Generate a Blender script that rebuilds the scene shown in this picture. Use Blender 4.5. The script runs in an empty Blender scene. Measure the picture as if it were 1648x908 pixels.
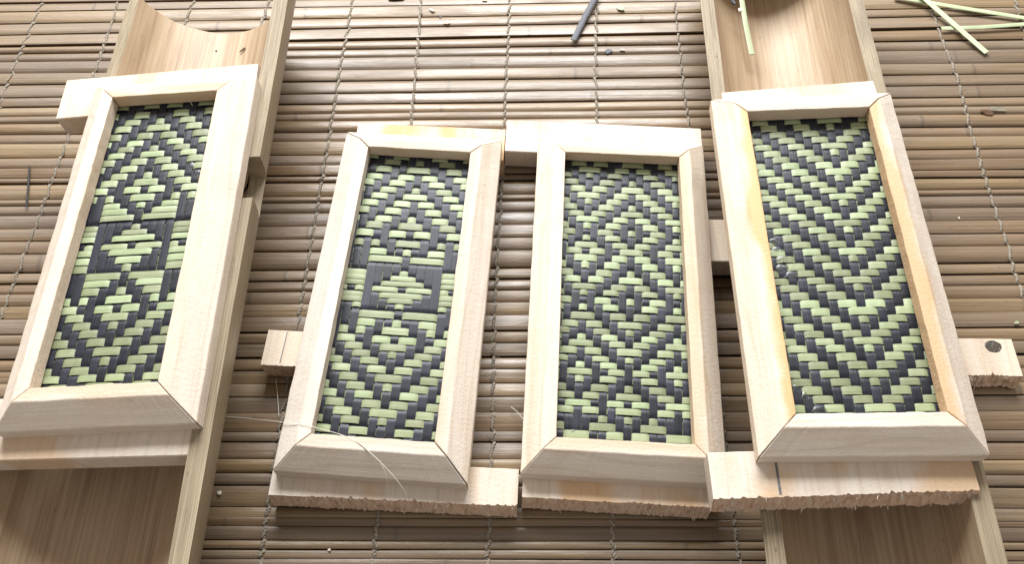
import bpy, math, random
import numpy as np
from mathutils import Vector, Matrix, noise
random.seed(7)
R = math.radians
S = bpy.context.scene
COL = S.collection

# ------------------------------------------------------------------ camera, world, light, exposure
F_PX, PITCH, CAM_H = 1350.0, R(60), 0.42
cam_d = bpy.data.cameras.new('camera'); cam = bpy.data.objects.new('camera', cam_d); COL.objects.link(cam)
cam_d.sensor_width = 36; cam_d.lens = F_PX / 1648 * 36
cam_d.clip_start = 0.01; cam_d.clip_end = 50
cam.location = (0, 0, CAM_H); cam.rotation_euler = (R(90) - PITCH, 0, 0)
S.camera = cam

world = bpy.data.worlds.new('World'); S.world = world; world.use_nodes = True
bg = world.node_tree.nodes['Background']
bg.inputs['Color'].default_value = (1.0, 0.925, 0.86, 1); bg.inputs['Strength'].default_value = 0.50

def area(name, loc, target, sx, sy, power, col):
    l = bpy.data.lights.new(name, 'AREA'); l.shape = 'RECTANGLE'; l.size = sx; l.size_y = sy
    l.energy = power; l.color = col
    o = bpy.data.objects.new(name, l); COL.objects.link(o); o.location = loc
    o.rotation_euler = (Vector(target) - Vector(loc)).to_track_quat('-Z', 'Y').to_euler()
    return o
# the bright open side of the room beyond the top of the picture
area('window_light', (-0.13, 1.32, 0.95), (-0.02, 0.28, 0), 1.15, 0.66, 59, (0.955, 0.98, 1.0))

S.render.engine = 'CYCLES'
vs = S.view_settings
vs.view_transform = 'Standard'; vs.look = 'None'; vs.exposure = 0.0; vs.gamma = 1.0; vs.use_curve_mapping = False

# ------------------------------------------------------------------ pixel -> world
FW = np.array([0, math.cos(PITCH), -math.sin(PITCH)]); RT = np.array([1., 0, 0]); UP = np.cross(RT, FW)
CAM = np.array([0, 0, CAM_H])
def ray(u, v): return FW + RT * (u - 824) / F_PX - UP * (v - 454) / F_PX
def un(u, v, z=0.0):
    d = ray(u, v); return CAM + d * (z - CAM_H) / d[2]

# ------------------------------------------------------------------ mesh helpers
def mesh_obj(name, verts, faces, mat, parent=None, grain=None, extra=None, smooth=False, mats=None, fmat=None):
    me = bpy.data.meshes.new(name)
    me.from_pydata([tuple(v) for v in verts], [], faces)
    if grain is not None:
        a = me.attributes.new('grain', 'FLOAT_VECTOR', 'POINT')
        a.data.foreach_set('vector', np.asarray(grain, dtype=np.float32).ravel())
    for k, vals in (extra or {}).items():
        a = me.attributes.new(k, 'FLOAT', 'POINT'); a.data.foreach_set('value', np.asarray(vals, dtype=np.float32))
    for m in (mats or [mat]): me.materials.append(m)
    if fmat is not None: me.polygons.foreach_set('material_index', fmat)
    if smooth: me.polygons.foreach_set('use_smooth', [True] * len(me.polygons))
    me.update()
    o = bpy.data.objects.new(name, me); COL.objects.link(o)
    if parent: o.parent = parent
    return o
def empty(name, loc=(0, 0, 0), rot=(0, 0, 0)):
    o = bpy.data.objects.new(name, None); COL.objects.link(o); o.location = loc; o.rotation_euler = rot
    o.empty_display_size = 0.02
    return o
def tag(o, label=None, cat=None, group=None, kind=None):
    if label: o['label'] = label
    if cat: o['category'] = cat
    if group: o['group'] = group
    if kind: o['kind'] = kind
    return o
def bevel(o, w=0.0004, seg=2, ang=35):
    m = o.modifiers.new('bevel', 'BEVEL'); m.width = w; m.segments = seg; m.limit_method = 'ANGLE'; m.angle_limit = R(ang)
    return o
def tube(pts, r, sides=6, r_end=None):
    """verts, faces of a tube along points"""
    pts = [Vector(p) for p in pts]; n = len(pts); V = []; Fc = []
    ref = Vector((0.13, 0.2, 1)).normalized()
    for i, p in enumerate(pts):
        t = (pts[min(i + 1, n - 1)] - pts[max(i - 1, 0)]).normalized()
        a = t.cross(ref); a = a.normalized() if a.length > 1e-6 else Vector((1, 0, 0)); b = t.cross(a)
        rr = r if r_end is None else r + (r_end - r) * i / (n - 1)
        for k in range(sides):
            th = 2 * math.pi * k / sides
            V.append(p + a * (rr * math.cos(th)) + b * (rr * math.sin(th)))
    for i in range(n - 1):
        for k in range(sides):
            k2 = (k + 1) % sides
            Fc.append((i * sides + k, i * sides + k2, (i + 1) * sides + k2, (i + 1) * sides + k))
    Fc.append(tuple(range(sides))[::-1]); Fc.append(tuple((n - 1) * sides + k for k in range(sides)))
    return V, Fc

# ------------------------------------------------------------------ materials
def new_mat(name):
    m = bpy.data.materials.new(name); m.use_nodes = True
    nt = m.node_tree; b = nt.nodes['Principled BSDF']
    return m, nt, b
def nd(nt, typ, **kw):
    n = nt.nodes.new(typ)
    for k, v in kw.items():
        if k.startswith('i_'):
            key = k[2:]; key = int(key) if key.isdigit() else key
            s = n.inputs[key]
            if isinstance(v, bpy.types.NodeSocket): nt.links.new(v, s)
            else: s.default_value = v
        else: setattr(n, k, v)
    return n
def math_n(nt, op, a, b=None, clamp=False):
    n = nd(nt, 'ShaderNodeMath', operation=op, use_clamp=clamp, i_0=a)
    if b is not None:
        if isinstance(b, bpy.types.NodeSocket): nt.links.new(b, n.inputs[1])
        else: n.inputs[1].default_value = b
    return n.outputs[0]
def ramp(nt, fac, stops):
    n = nt.nodes.new('ShaderNodeValToRGB'); nt.links.new(fac, n.inputs[0])
    e = n.color_ramp.elements
    while len(e) < len(stops): e.new(0.5)
    for el, (p, c) in zip(e, stops):
        el.position = p; el.color = (*c, 1) if len(c) == 3 else c
    return n.outputs[0]
def mix(nt, fac, a, b, blend='MIX'):
    n = nt.nodes.new('ShaderNodeMix'); n.data_type = 'RGBA'; n.blend_type = blend
    for key, v in ((0, fac), (6, a), (7, b)):
        if isinstance(v, bpy.types.NodeSocket): nt.links.new(v, n.inputs[key])
        else: n.inputs[key].default_value = v if key == 0 else (*v, 1)
    return n.outputs[2]
def grain_vec(nt, scale, seed=10.0):
    at = nd(nt, 'ShaderNodeAttribute', attribute_name='grain')
    oi = nd(nt, 'ShaderNodeObjectInfo')
    off = math_n(nt, 'MULTIPLY', oi.outputs['Random'], seed)
    add = nd(nt, 'ShaderNodeVectorMath', operation='ADD', i_0=at.outputs['Vector'])
    cv = nd(nt, 'ShaderNodeCombineXYZ', i_0=off, i_1=off, i_2=off); nt.links.new(cv.outputs[0], add.inputs[1])
    mul = nd(nt, 'ShaderNodeVectorMath', operation='MULTIPLY', i_0=add.outputs[0]); mul.inputs[1].default_value = scale
    return mul.outputs[0], oi, at, add.outputs[0]
def noise_n(nt, vec, scale=1, detail=3, rough=0.55, dist=0.0):
    n = nd(nt, 'ShaderNodeTexNoise', i_Scale=scale, i_Detail=detail, i_Roughness=rough, i_Distortion=dist)
    nt.links.new(vec, n.inputs['Vector']); return n.outputs['Fac']
def bump_n(nt, b, height, strength, dist=0.0005):
    n = nd(nt, 'ShaderNodeBump', i_Strength=strength, i_Distance=dist); nt.links.new(height, n.inputs['Height'])
    nt.links.new(n.outputs[0], b.inputs['Normal'])
def objattr(nt, name): return nd(nt, 'ShaderNodeAttribute', attribute_type='OBJECT', attribute_name=name).outputs['Fac']

def make_pine():
    m, nt, b = new_mat('pine_wood')
    v1, oi, at, base = grain_vec(nt, (14, 420, 420))
    g1 = noise_n(nt, v1, 1, 5, 0.6, 0.3)
    v2, *_ = grain_vec(nt, (5, 75, 75)); g2 = noise_n(nt, v2, 1, 3, 0.5, 0.8)
    v3, *_ = grain_vec(nt, (28, 28, 28)); g3 = noise_n(nt, v3, 1, 3, 0.6)
    c = ramp(nt, g1, [(0.28, (0.60, 0.485, 0.37)), (0.5, (0.69, 0.585, 0.475)), (0.75, (0.73, 0.64, 0.54))])
    c2 = ramp(nt, g2, [(0.33, (0.585, 0.465, 0.345)), (0.45, (0.69, 0.585, 0.47)), (0.7, (0.74, 0.655, 0.56))])
    c = mix(nt, 0.5, c, c2)
    # a few dark year-ring lines
    w = nd(nt, 'ShaderNodeTexWave', wave_type='BANDS', bands_direction='Y', i_Scale=1.0, i_Distortion=9.0, i_Detail=2.0)
    w.inputs['Detail Scale'].default_value = 1.2
    v4, *_ = grain_vec(nt, (5, 32, 32)); nt.links.new(v4, w.inputs['Vector'])
    line = ramp(nt, w.outputs['Fac'], [(0.0, (1, 1, 1)), (0.035, (0.35, 0.35, 0.35)), (0.10, (0, 0, 0))])
    c = mix(nt, math_n(nt, 'MULTIPLY', line, 0.20), c, (0.42, 0.29, 0.18))
    # pinkish / ochre heartwood patches
    pt = ramp(nt, g3, [(0.5, (0, 0, 0)), (0.75, (1, 1, 1))])
    c = mix(nt, math_n(nt, 'MULTIPLY', pt, 0.35), c, (0.60, 0.41, 0.285))
    # resin / glue stain with a band shape along one edge, strength per piece
    st = objattr(nt, 'stain')
    sa = nd(nt, 'ShaderNodeAttribute', attribute_name='edge').outputs['Fac']
    v5, *_ = grain_vec(nt, (30, 60, 60)); n5 = noise_n(nt, v5, 1, 3, 0.6)
    sm = math_n(nt, 'ADD', sa, math_n(nt, 'MULTIPLY', math_n(nt, 'SUBTRACT', n5, 0.5), 0.9))
    sm = ramp(nt, sm, [(0.42, (0, 0, 0)), (0.72, (1, 1, 1))])
    sm = math_n(nt, 'MULTIPLY', sm, st, clamp=True)
    c = mix(nt, sm, c, (0.60, 0.335, 0.115))
    v8, *_ = grain_vec(nt, (90, 260, 260)); g8 = noise_n(nt, v8, 1, 3, 0.65)
    sp = ramp(nt, g8, [(0.68, (0, 0, 0)), (0.77, (1, 1, 1))])
    c = mix(nt, math_n(nt, 'MULTIPLY', sp, 0.4), c, (0.36, 0.25, 0.16))
    hv = nd(nt, 'ShaderNodeHueSaturation', i_Color=c)
    fr = math_n(nt, 'FRACT', math_n(nt, 'MULTIPLY', oi.outputs['Random'], 7.7))
    nt.links.new(math_n(nt, 'ADD', math_n(nt, 'MULTIPLY', fr, 0.15), 0.93), hv.inputs['Value'])
    nt.links.new(math_n(nt, 'ADD', math_n(nt, 'MULTIPLY', oi.outputs['Random'], 0.35), 0.80), hv.inputs['Saturation'])
    c = hv.outputs[0]
    nt.links.new(c, b.inputs['Base Color'])
    b.inputs['Roughness'].default_value = 0.62; b.inputs['Specular IOR Level'].default_value = 0.3
    v6, *_ = grain_vec(nt, (900, 2400, 2400)); f1 = noise_n(nt, v6, 1, 3, 0.7)
    # saw marks: fine oblique lines
    v7, *_ = grain_vec(nt, (700, 260, 260)); f2 = noise_n(nt, v7, 1, 2, 0.5)
    h = math_n(nt, 'ADD', f1, math_n(nt, 'MULTIPLY', f2, 0.6)); h = math_n(nt, 'ADD', h, math_n(nt, 'MULTIPLY', g1, 0.8))
    bump_n(nt, b, h, 0.65, 0.00045)
    return m
def make_torn():
    m, nt, b = new_mat('torn_pine')
    v1, oi, at, base = grain_vec(nt, (260, 520, 110)); g = noise_n(nt, v1, 1, 4, 0.65)
    c = ramp(nt, g, [(0.3, (0.42, 0.27, 0.18)), (0.5, (0.62, 0.45, 0.33)), (0.75, (0.74, 0.59, 0.47))])
    nt.links.new(c, b.inputs['Base Color']); b.inputs['Roughness'].default_value = 0.85
    b.inputs['Specular IOR Level'].default_value = 0.15
    bump_n(nt, b, g, 0.8, 0.0012)
    return m
def make_bamboo(name, stops, fine=(8, 420, 420), rough=0.5, flecks=0.3, bump=0.4):
    m, nt, b = new_mat(name)
    v1, oi, at, base = grain_vec(nt, fine); g1 = noise_n(nt, v1, 1, 5, 0.6)
    v2, *_ = grain_vec(nt, (9, 45, 45)); g2 = noise_n(nt, v2, 1, 4, 0.6)
    g = math_n(nt, 'ADD', math_n(nt, 'MULTIPLY', g1, 0.55), math_n(nt, 'MULTIPLY', g2, 0.45))
    c = ramp(nt, g, stops)
    v3, *_ = grain_vec(nt, (160, 520, 520)); g3 = noise_n(nt, v3, 1, 3, 0.6)
    fl = ramp(nt, g3, [(0.66, (0, 0, 0)), (0.74, (1, 1, 1))])
    c = mix(nt, math_n(nt, 'MULTIPLY', fl, flecks), c, (0.09, 0.065, 0.04))
    nt.links.new(c, b.inputs['Base Color']); b.inputs['Roughness'].default_value = rough
    b.inputs['Specular IOR Level'].default_value = 0.35
    bump_n(nt, b, g1, bump, 0.0005)
    return m
def make_slat():
    m, nt, b = new_mat('mat_bamboo')
    v1, oi, at, base = grain_vec(nt, (7, 700, 300), 37.0); g1 = noise_n(nt, v1, 1, 4, 0.6)
    v2, *_ = grain_vec(nt, (12, 60, 60), 37.0); g2 = noise_n(nt, v2, 1, 4, 0.65)
    tone = ramp(nt, oi.outputs['Random'], [(0.0, (0.232, 0.151, 0.079)), (0.2, (0.191, 0.123, 0.068)), (0.4, (0.259, 0.175, 0.094)),
                (0.55, (0.181, 0.129, 0.088)), (0.75, (0.280, 0.190, 0.094)), (0.9, (0.204, 0.141, 0.084)), (1.0, (0.171, 0.116, 0.068))])
    dark = mix(nt, 1.0, tone, (0.62, 0.58, 0.56), 'MULTIPLY')
    c = mix(nt, ramp(nt, g1, [(0.3, (0, 0, 0)), (0.62, (1, 1, 1))]), dark, tone)
    gp = ramp(nt, g2, [(0.45, (0, 0, 0)), (0.75, (1, 1, 1))])
    c = mix(nt, math_n(nt, 'MULTIPLY', gp, 0.5), c, (0.145, 0.109, 0.083))
    # dirt blotches and specks
    v3, *_ = grain_vec(nt, (55, 160, 160), 37.0); g3 = noise_n(nt, v3, 1, 4, 0.7)
    bl = ramp(nt, g3, [(0.66, (0, 0, 0)), (0.74, (1, 1, 1))])
    c = mix(nt, math_n(nt, 'MULTIPLY', bl, 0.6), c, (0.085, 0.06, 0.045))
    v8, *_ = grain_vec(nt, (5, 1100, 300), 37.0); g8 = noise_n(nt, v8, 1, 2, 0.5)
    ck = ramp(nt, g8, [(0.30, (1, 1, 1)), (0.36, (0, 0, 0))])
    c = mix(nt, math_n(nt, 'MULTIPLY', ck, 0.6), c, (0.07, 0.05, 0.035))
    v9, *_ = grain_vec(nt, (420, 420, 420), 37.0); g9 = noise_n(nt, v9, 1, 2, 0.5)
    sp = ramp(nt, g9, [(0.70, (0, 0, 0)), (0.76, (1, 1, 1))])
    c = mix(nt, math_n(nt, 'MULTIPLY', sp, 0.55), c, (0.06, 0.04, 0.03))
    node = nd(nt, 'ShaderNodeAttribute', attribute_name='node').outputs['Fac']
    c = mix(nt, math_n(nt, 'MULTIPLY', node, 0.7), c, (0.10, 0.07, 0.045))
    nt.links.new(c, b.inputs['Base Color'])
    rg = ramp(nt, g2, [(0.3, (0.24, 0.24, 0.24)), (0.5, (0.36, 0.36, 0.36)), (0.7, (0.55, 0.55, 0.55))])
    rg = math_n(nt, 'ADD', rg, math_n(nt, 'MULTIPLY', math_n(nt, 'FRACT', math_n(nt, 'MULTIPLY', oi.outputs['Random'], 17.3)), 0.15))
    nt.links.new(rg, b.inputs['Roughness'])
    b.inputs['Specular IOR Level'].default_value = 0.66
    v4, *_ = grain_vec(nt, (28, 110, 110), 37.0); g4 = noise_n(nt, v4, 1, 3, 0.6)
    h = math_n(nt, 'ADD', math_n(nt, 'MULTIPLY', g1, 0.8), math_n(nt, 'MULTIPLY', g3, 0.5)); h = math_n(nt, 'ADD', h, math_n(nt, 'MULTIPLY', g4, 1.6)); bump_n(nt, b, h, 0.55, 0.0006)
    return m
def make_strip(name, stops, rough, spec=0.4):
    m, nt, b = new_mat(name)
    v1, oi, at, base = grain_vec(nt, (25, 1500, 200), 53.0); g1 = noise_n(nt, v1, 1, 4, 0.6)
    v2, *_ = grain_vec(nt, (60, 60, 60), 53.0); g2 = noise_n(nt, v2, 1, 3, 0.6)
    g = math_n(nt, 'ADD', math_n(nt, 'MULTIPLY', g1, 0.5), math_n(nt, 'MULTIPLY', g2, 0.5))
    c = ramp(nt, g, stops)
    hv = nd(nt, 'ShaderNodeHueSaturation', i_Color=c)
    nt.links.new(math_n(nt, 'ADD', math_n(nt, 'MULTIPLY', oi.outputs['Random'], 0.56), 0.70), hv.inputs['Value'])
    nt.links.new(math_n(nt, 'ADD', math_n(nt, 'MULTIPLY', oi.outputs['Random'], 0.03), 0.485), hv.inputs['Hue'])
    nt.links.new(hv.outputs[0], b.inputs['Base Color'])
    b.inputs['Roughness'].default_value = rough; b.inputs['Specular IOR Level'].default_value = spec
    bump_n(nt, b, g1, 0.5, 0.0003)
    return m
def make_plain(name, col, rough=0.6, spec=0.4, nscale=300, var=0.35, bump=0.4):
    m, nt, b = new_mat(name)
    tc = nd(nt, 'ShaderNodeTexCoord'); g = noise_n(nt, tc.outputs['Object'], nscale, 4, 0.6)
    lo = tuple(x * (1 - var) for x in col); hi = tuple(min(1, x * (1 + var)) for x in col)
    c = ramp(nt, g, [(0.3, lo), (0.7, hi)])
    nt.links.new(c, b.inputs['Base Color']); b.inputs['Roughness'].default_value = rough
    b.inputs['Specular IOR Level'].default_value = spec
    bump_n(nt, b, g, bump, 0.0004)
    return m
PINE = make_pine(); TORN = make_torn()
BAM_IN = make_bamboo('bamboo_inside', [(0.3, (0.211, 0.135, 0.080)), (0.48, (0.364, 0.258, 0.162)), (0.58, (0.422, 0.317, 0.207)), (0.72, (0.510, 0.414, 0.298))], rough=0.52, flecks=0.5)
BAM_RIM = make_bamboo('bamboo_cut_edge', [(0.34, (0.116, 0.086, 0.056)), (0.47, (0.251, 0.195, 0.125)), (0.56, (0.319, 0.253, 0.165)), (0.68, (0.444, 0.368, 0.256))], fine=(10, 1500, 1500), rough=0.6, flecks=0.75, bump=1.0)
BAM_OUT = make_bamboo('bamboo_skin', [(0.3, (0.158, 0.115, 0.068)), (0.5, (0.238, 0.180, 0.108)), (0.7, (0.302, 0.238, 0.151))], rough=0.4, flecks=0.2)
SLAT = make_slat()
GREEN = make_strip('green_leaf_strip', [(0.3, (0.205, 0.240, 0.122)), (0.5, (0.285, 0.322, 0.182)), (0.7, (0.380, 0.412, 0.262))], 0.42, 0.3)
BLACK = make_strip('black_leaf_strip', [(0.3, (0.013, 0.013, 0.019)), (0.55, (0.023, 0.025, 0.033)), (0.75, (0.052, 0.055, 0.071))], 0.40, 0.26)
PALE = make_strip('pale_dry_leaf_strip', [(0.3, (0.33, 0.385, 0.20)), (0.5, (0.42, 0.475, 0.29)), (0.7, (0.53, 0.575, 0.41))], 0.45, 0.3)
CORD = make_plain('jute_cord', (0.29, 0.25, 0.20), 0.9, 0.1, 900, 0.45, 1.0)
BACKING = make_plain('dark_backing', (0.012, 0.012, 0.015), 0.6)
FIBRE = make_plain('pale_fibre', (0.72, 0.68, 0.58), 0.6, 0.3, 200, 0.1)
FLOOR = make_plain('dark_floor', (0.060, 0.042, 0.030), 0.9, 0.1, 40)
BARK = make_plain('dark_brown_bark', (0.10, 0.055, 0.03), 0.8, 0.2, 500)
GLUE_M, _nt, _b = new_mat('clear_glue'); _b.inputs['Transmission Weight'].default_value = 1.0
_b.inputs['Roughness'].default_value = 0.28; _b.inputs['IOR'].default_value = 1.46; _b.inputs['Base Color'].default_value = (0.95, 0.97, 0.95, 1)

# ------------------------------------------------------------------ setting: floor under the mat
fl = mesh_obj('floor', [(-2, -1, -0.009), (2, -1, -0.009), (2, 2.2, -0.009), (-2, 2.2, -0.009)], [(0, 1, 2, 3)], FLOOR)
tag(fl, kind='structure')

# ------------------------------------------------------------------ bamboo mat: one mesh per slat, one per cord
mat_root = empty('bamboo_mat', (0, 0.3, -0.006))
tag(mat_root, 'brown bamboo slat mat tied with jute cords, lying under everything', 'mat')
GAPS = [(8, -10), (25.5, 7), (43.6, 21), (61, 39), (75, 59), (90, 75.8), (109, 96.6), (127, 114.4), (148, 133), (163, 151), (178.5, 166), (191, 180),
        (208, 199), (225, 216), (245, 234.6), (263.5, 252.7), (280, 270), (290, 282.4), (312.6, 300.5), (323, 311), (340, 330), (362, 352), (382, 372.7),
        (402, 392), (431, 419.5), (449.5, 438), (467, 456), (488, 478.6), (507.6, 499), (532, 523.6), (553, 547.5), (573, 567), (595, 590), (615, 614),
        (637, 634.6), (664, 661), (693, 690.6), (708.5, 709), (737, 739), (759, 762), (780, 783), (815, 817), (832, 838), (846, 848.6), (868, 871),
        (884, 886), (898.5, 902)]
lines = []
for l, r in GAPS:
    a = un(450, l); b = un(1580, r)
    s = (b[1] - a[1]) / (b[0] - a[0]); lines.append((a[1] - s * a[0], s))     # y = c + s x
rs = random.Random(3)
while lines[0][0] < 0.62: lines.insert(0, (lines[0][0] + rs.uniform(.0075, .0115), lines[0][1] * .97))
while lines[-1][0] > 0.0: lines.append((lines[-1][0] - rs.uniform(.0075, .0105), lines[-1][1]))
ZTOP = -0.0011
slat_z = []
X0, X1 = -0.46, 0.46
for i in range(len(lines) - 1):
    (c1, s1), (c0, s0) = lines[i], lines[i + 1]
    rr = random.Random(100 + i)
    wid0 = c1 - c0
    zt = ZTOP - rr.uniform(0, 0.0007); roll = rr.uniform(-0.085, 0.085); flat = rr.choice([0.35, 0.5, 0.7, 1.0, 1.3])
    slat_z.append(zt)
    xs = list(np.linspace(X0, X1, 47))
    nodes_x = []
    nx_ = X0 + rr.uniform(0, 0.3)
    while nx_ < X1: nodes_x.append(nx_); nx_ += rr.uniform(0.22, 0.36)
    for q in nodes_x: xs += [q - .003, q - .0015, q - .0006, q, q + .0006, q + .0015, q + .003]
    xs = sorted(set(xs))
    prof = [(-0.49, -0.0028), (-0.5, None), (-0.5, None), (-0.44, None), (-0.34, None), (-0.2, None), (0.0, None), (0.2, None), (0.34, None), (0.44, None), (0.5, None), (0.5, None), (0.49, -0.0028)]
    V = []; G = []; ND = []; Fc = []; npf = len(prof)
    gap = min(0.0007, 0.045 * wid0) if rr.random() < 0.8 else 0.0010
    for x in xs:
        ylo = c0 + s0 * x + gap * 0.5; yhi = c1 + s1 * x - gap * 0.5
        w = max(yhi - ylo, 0.002); mid = (ylo + yhi) / 2
        wob = noise.noise((x * 9, i * 7.3, 0)) * 0.00045; zw = noise.noise((x * 7, i * 3.1, 5)) * 0.00025
        nb = max([math.exp(-((x - q) / 0.0011) ** 2) for q in nodes_x] + [0])
        for t, zz in prof:
            if zz is None:
                dz = -flat * 0.0011 * abs(2 * t) ** 3.2 + roll * w * t * 2 + nb * 0.00012
                V.append((x, mid + wob + w * t - 0.3, zt + min(zw, 0.0002) + dz + 0.006))
            else:
                V.append((x, mid + wob + w * t * 0.97 - 0.3, zt + zz + 0.006))
            G.append((x, w * t, 0)); ND.append(nb)
    n = len(xs)
    for a in range(n - 1):
        for k in range(npf - 1):
            if k in (1, npf - 3): continue
            Fc.append((a * npf + k, (a + 1) * npf + k, (a + 1) * npf + k + 1, a * npf + k + 1))
        Fc.append((a * npf + npf - 1, (a + 1) * npf + npf - 1, (a + 1) * npf, a * npf))
    Fc.append(tuple(range(npf))); Fc.append(tuple((n - 1) * npf + k for k in range(npf))[::-1])
    mesh_obj('slat', V, Fc, SLAT, mat_root, grain=G, extra={'node': ND}, smooth=True)

CORDS = [[(65, 0), (26, 91), (3, 149)],
         [(188, 0), (181, 27), (154, 106), (113, 205), (68, 328), (27, 437), (0, 505)],
         [(309, 0), (292, 48), (230, 260)],
         [(432, 0), (418, 41), (360, 300), (260, 760)],
         [(566, 0), (559, 43), (547, 102), (539, 155), (531, 198), (524, 248), (516, 291), (504, 365), (497, 406), (489, 450), (482, 495), (438, 759), (430, 817), (418, 902)],
         [(677, 0), (674, 58), (669, 109), (662, 191), (612, 800), (606, 850), (600, 905)],
         [(820, 0), (817, 70), (814, 120), (811, 196), (806, 310), (801, 380), (795, 500), (793, 620), (793, 700), (790, 748), (787, 850), (783, 905)],
         [(961, 0), (960, 65), (959, 121), (962, 191), (985, 820), (987, 868), (989, 905)],
         [(1086, 0), (1091, 48), (1094, 80), (1100, 141), (1109, 196), (1182, 836), (1186, 873), (1191, 905)],
         [(1235, 0), (1390, 905)],
         [(1497, 0), (1518, 61), (1525, 80), (1541, 119), (1551, 154), (1559, 191), (1570, 225), (1580, 263), (1592, 300), (1603, 334), (1613, 365), (1625, 399), (1634, 436), (1646, 467), (1660, 510)],
         [(1636, 0), (1640, 17), (1672, 110)]]
for ci, px in enumerate(CORDS):
    P = sorted([tuple(un(u, v)[:2]) for u, v in px], key=lambda q: q[1])
    ys = [q[1] for q in P]; xs = [q[0] for q in P]
    def cx(y):
        if y <= ys[0]: k = 0
        elif y >= ys[-1]: k = len(ys) - 2
        else: k = max(j for j in range(len(ys) - 1) if ys[j] <= y)
        t = (y - ys[k]) / (ys[k + 1] - ys[k])
        if y < ys[0] or y > ys[-1]: t = (y - ys[k]) / (ys[k + 1] - ys[k]) if len(ys) < 4 else t
        return xs[k] + (xs[k + 1] - xs[k]) * t
    path = []
    rr = random.Random(40 + ci)
    for i in range(len(lines) - 1):
        xm = cx((lines[i][0] + lines[i + 1][0]) / 2)
        xm = max(-0.44, min(0.44, xm))
        yh = lines[i][0] + lines[i][1] * xm; yl = lines[i + 1][0] + lines[i + 1][1] * xm
        if yh < 0.02 or yl > 0.60: continue
        zt = slat_z[i]; amp = rr.uniform(0.0003, 0.0014) * (1 if ci % 2 else -1)
        for k in range(10):
            t = k / 10; y = yh + (yl - yh) * t
            x = max(-0.44, min(0.44, cx(y))) + amp * (2 * t - 1) + rr.uniform(-.0001, .0001)
            z = zt + 0.0002 - 0.0016 * abs(2 * t - 1) ** 5
            path.append(Vector((x, y - 0.3, z + 0.006)))
    V = []; Fc = []
    L = 0; rad = rr.uniform(0.00050, 0.00062)
    for ply in range(2):
        pts = []; L = 0
        for j, pnt in enumerate(path):
            if j: L += (pnt - path[j - 1]).length
            a = L / 0.0034 * 2 * math.pi + ply * math.pi
            pts.append(pnt + Vector((math.cos(a) * rad, 0, math.sin(a) * rad * 0.6)))
        v, f = tube(pts, rad * 0.95, 5); o0 = len(V); V += v; Fc += [tuple(q + o0 for q in ff) for ff in f]
    # stray hairs of the jute
    for h in range(70):
        p0 = rr.choice(path); d = Vector((rr.uniform(-1, 1), rr.uniform(-1, 1), rr.uniform(0.0, 0.5))).normalized()
        ln = rr.uniform(.0015, .004)
        v, f = tube([p0 + Vector((0, 0, .0004)), p0 + d * ln * .5 + Vector((0, 0, .0006)), p0 + d * ln + Vector((rr.uniform(-.001, .001), 0, 0))], 0.00008, 3)
        o0 = len(V); V += v; Fc += [tuple(q + o0 for q in ff) for ff in f]
    mesh_obj('cord', V, Fc, CORD, mat_root, smooth=True)

# ------------------------------------------------------------------ bamboo half culms
def culm(name, Ro, wall, cx, y0, y1, rotz, zl, zr, label, notch=None, seed=0, ymid=None):
    """half culm: outer radius Ro, lying on the mat, rims at heights zl (left) and zr (right)"""
    ym = (y0 + y1) / 2
    root = empty(name, (cx, ym, 0), (0, 0, rotz)); tag(root, label, 'bamboo', 'split bamboo culms')
    aL = math.pi - math.asin(max(-1, min(1, (zl - Ro) / Ro))); aR = math.asin(max(-1, min(1, (zr - Ro) / Ro)))
    # angles run from left rim (aL, > pi when below centre) over the bottom (3pi/2) to right rim (2pi + aR)
    st = list(np.linspace(y0, y1, 60))
    if notch: st = sorted(st + [notch[0] - 1e-5, notch[0] + 1e-5, notch[1] - 1e-5, notch[1] + 1e-5])
    N = 30; V = []; G = []; Fc = []; FM = []
    for y in st:
        e = 2 * math.pi + aR
        if notch and notch[0] < y < notch[1]: e -= notch[2] / Ro
        jl = noise.noise((y * 40, seed, 1)) * 0.0005 / Ro; jr = noise.noise((y * 40, seed, 9)) * 0.0005 / Ro
        for side in (0, 1):
            for k in range(N):
                t = k / (N - 1)
                if side: t = 1 - t
                a = (aL + jl) + (e + jr - aL - jl) * t
                ov = 1 + 0.012 * math.sin(2 * a + seed) + noise.noise((math.cos(a) * 2, math.sin(a) * 2, y * 6 + seed)) * 0.008
                r = (Ro if side == 0 else Ro - wall * (1 + 0.12 * noise.noise((a * 2, y * 9, seed)))) * ov
                # keep the underside on the mat
                x = r * math.cos(a); z = max(Ro + r * math.sin(a), 0.0 if side == 0 else 0.004)
                V.append((x, y - ym, z)); G.append((y, a * Ro, r))
    M = 2 * N
    for i in range(len(st) - 1):
        for k in range(M):
            k2 = (k + 1) % M
            Fc.append((i * M + k, i * M + k2, (i + 1) * M + k2, (i + 1) * M + k))
            FM.append(2 if k < N - 1 else (1 if k in (N - 1, M - 1) else 0))
    for base, rev in ((0, True), ((len(st) - 1) * M, False)):
        for k in range(N - 1):
            q = (base + k, base + k + 1, base + M - 2 - k, base + M - 1 - k)
            Fc.append(q if rev else q[::-1]); FM.append(1)
    o = mesh_obj('culm_wall', V, Fc, None, root, grain=G, mats=[BAM_IN, BAM_RIM, BAM_OUT], fmat=FM, smooth=True)
    m = o.modifiers.new('edges', 'EDGE_SPLIT'); m.split_angle = R(40)
    return root
nA = un(420, 252, .062)[1]; nB = un(402, 318, .062)[1]
c1 = culm('split_bamboo', 0.0575, 0.0085, -0.1935, 0.015, 0.4335, R(0.55), 0.0380, 0.0615,
     'half bamboo culm with a notched right rim, under the leftmost frame', notch=(nB, nA, 0.019), seed=2)
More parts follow.
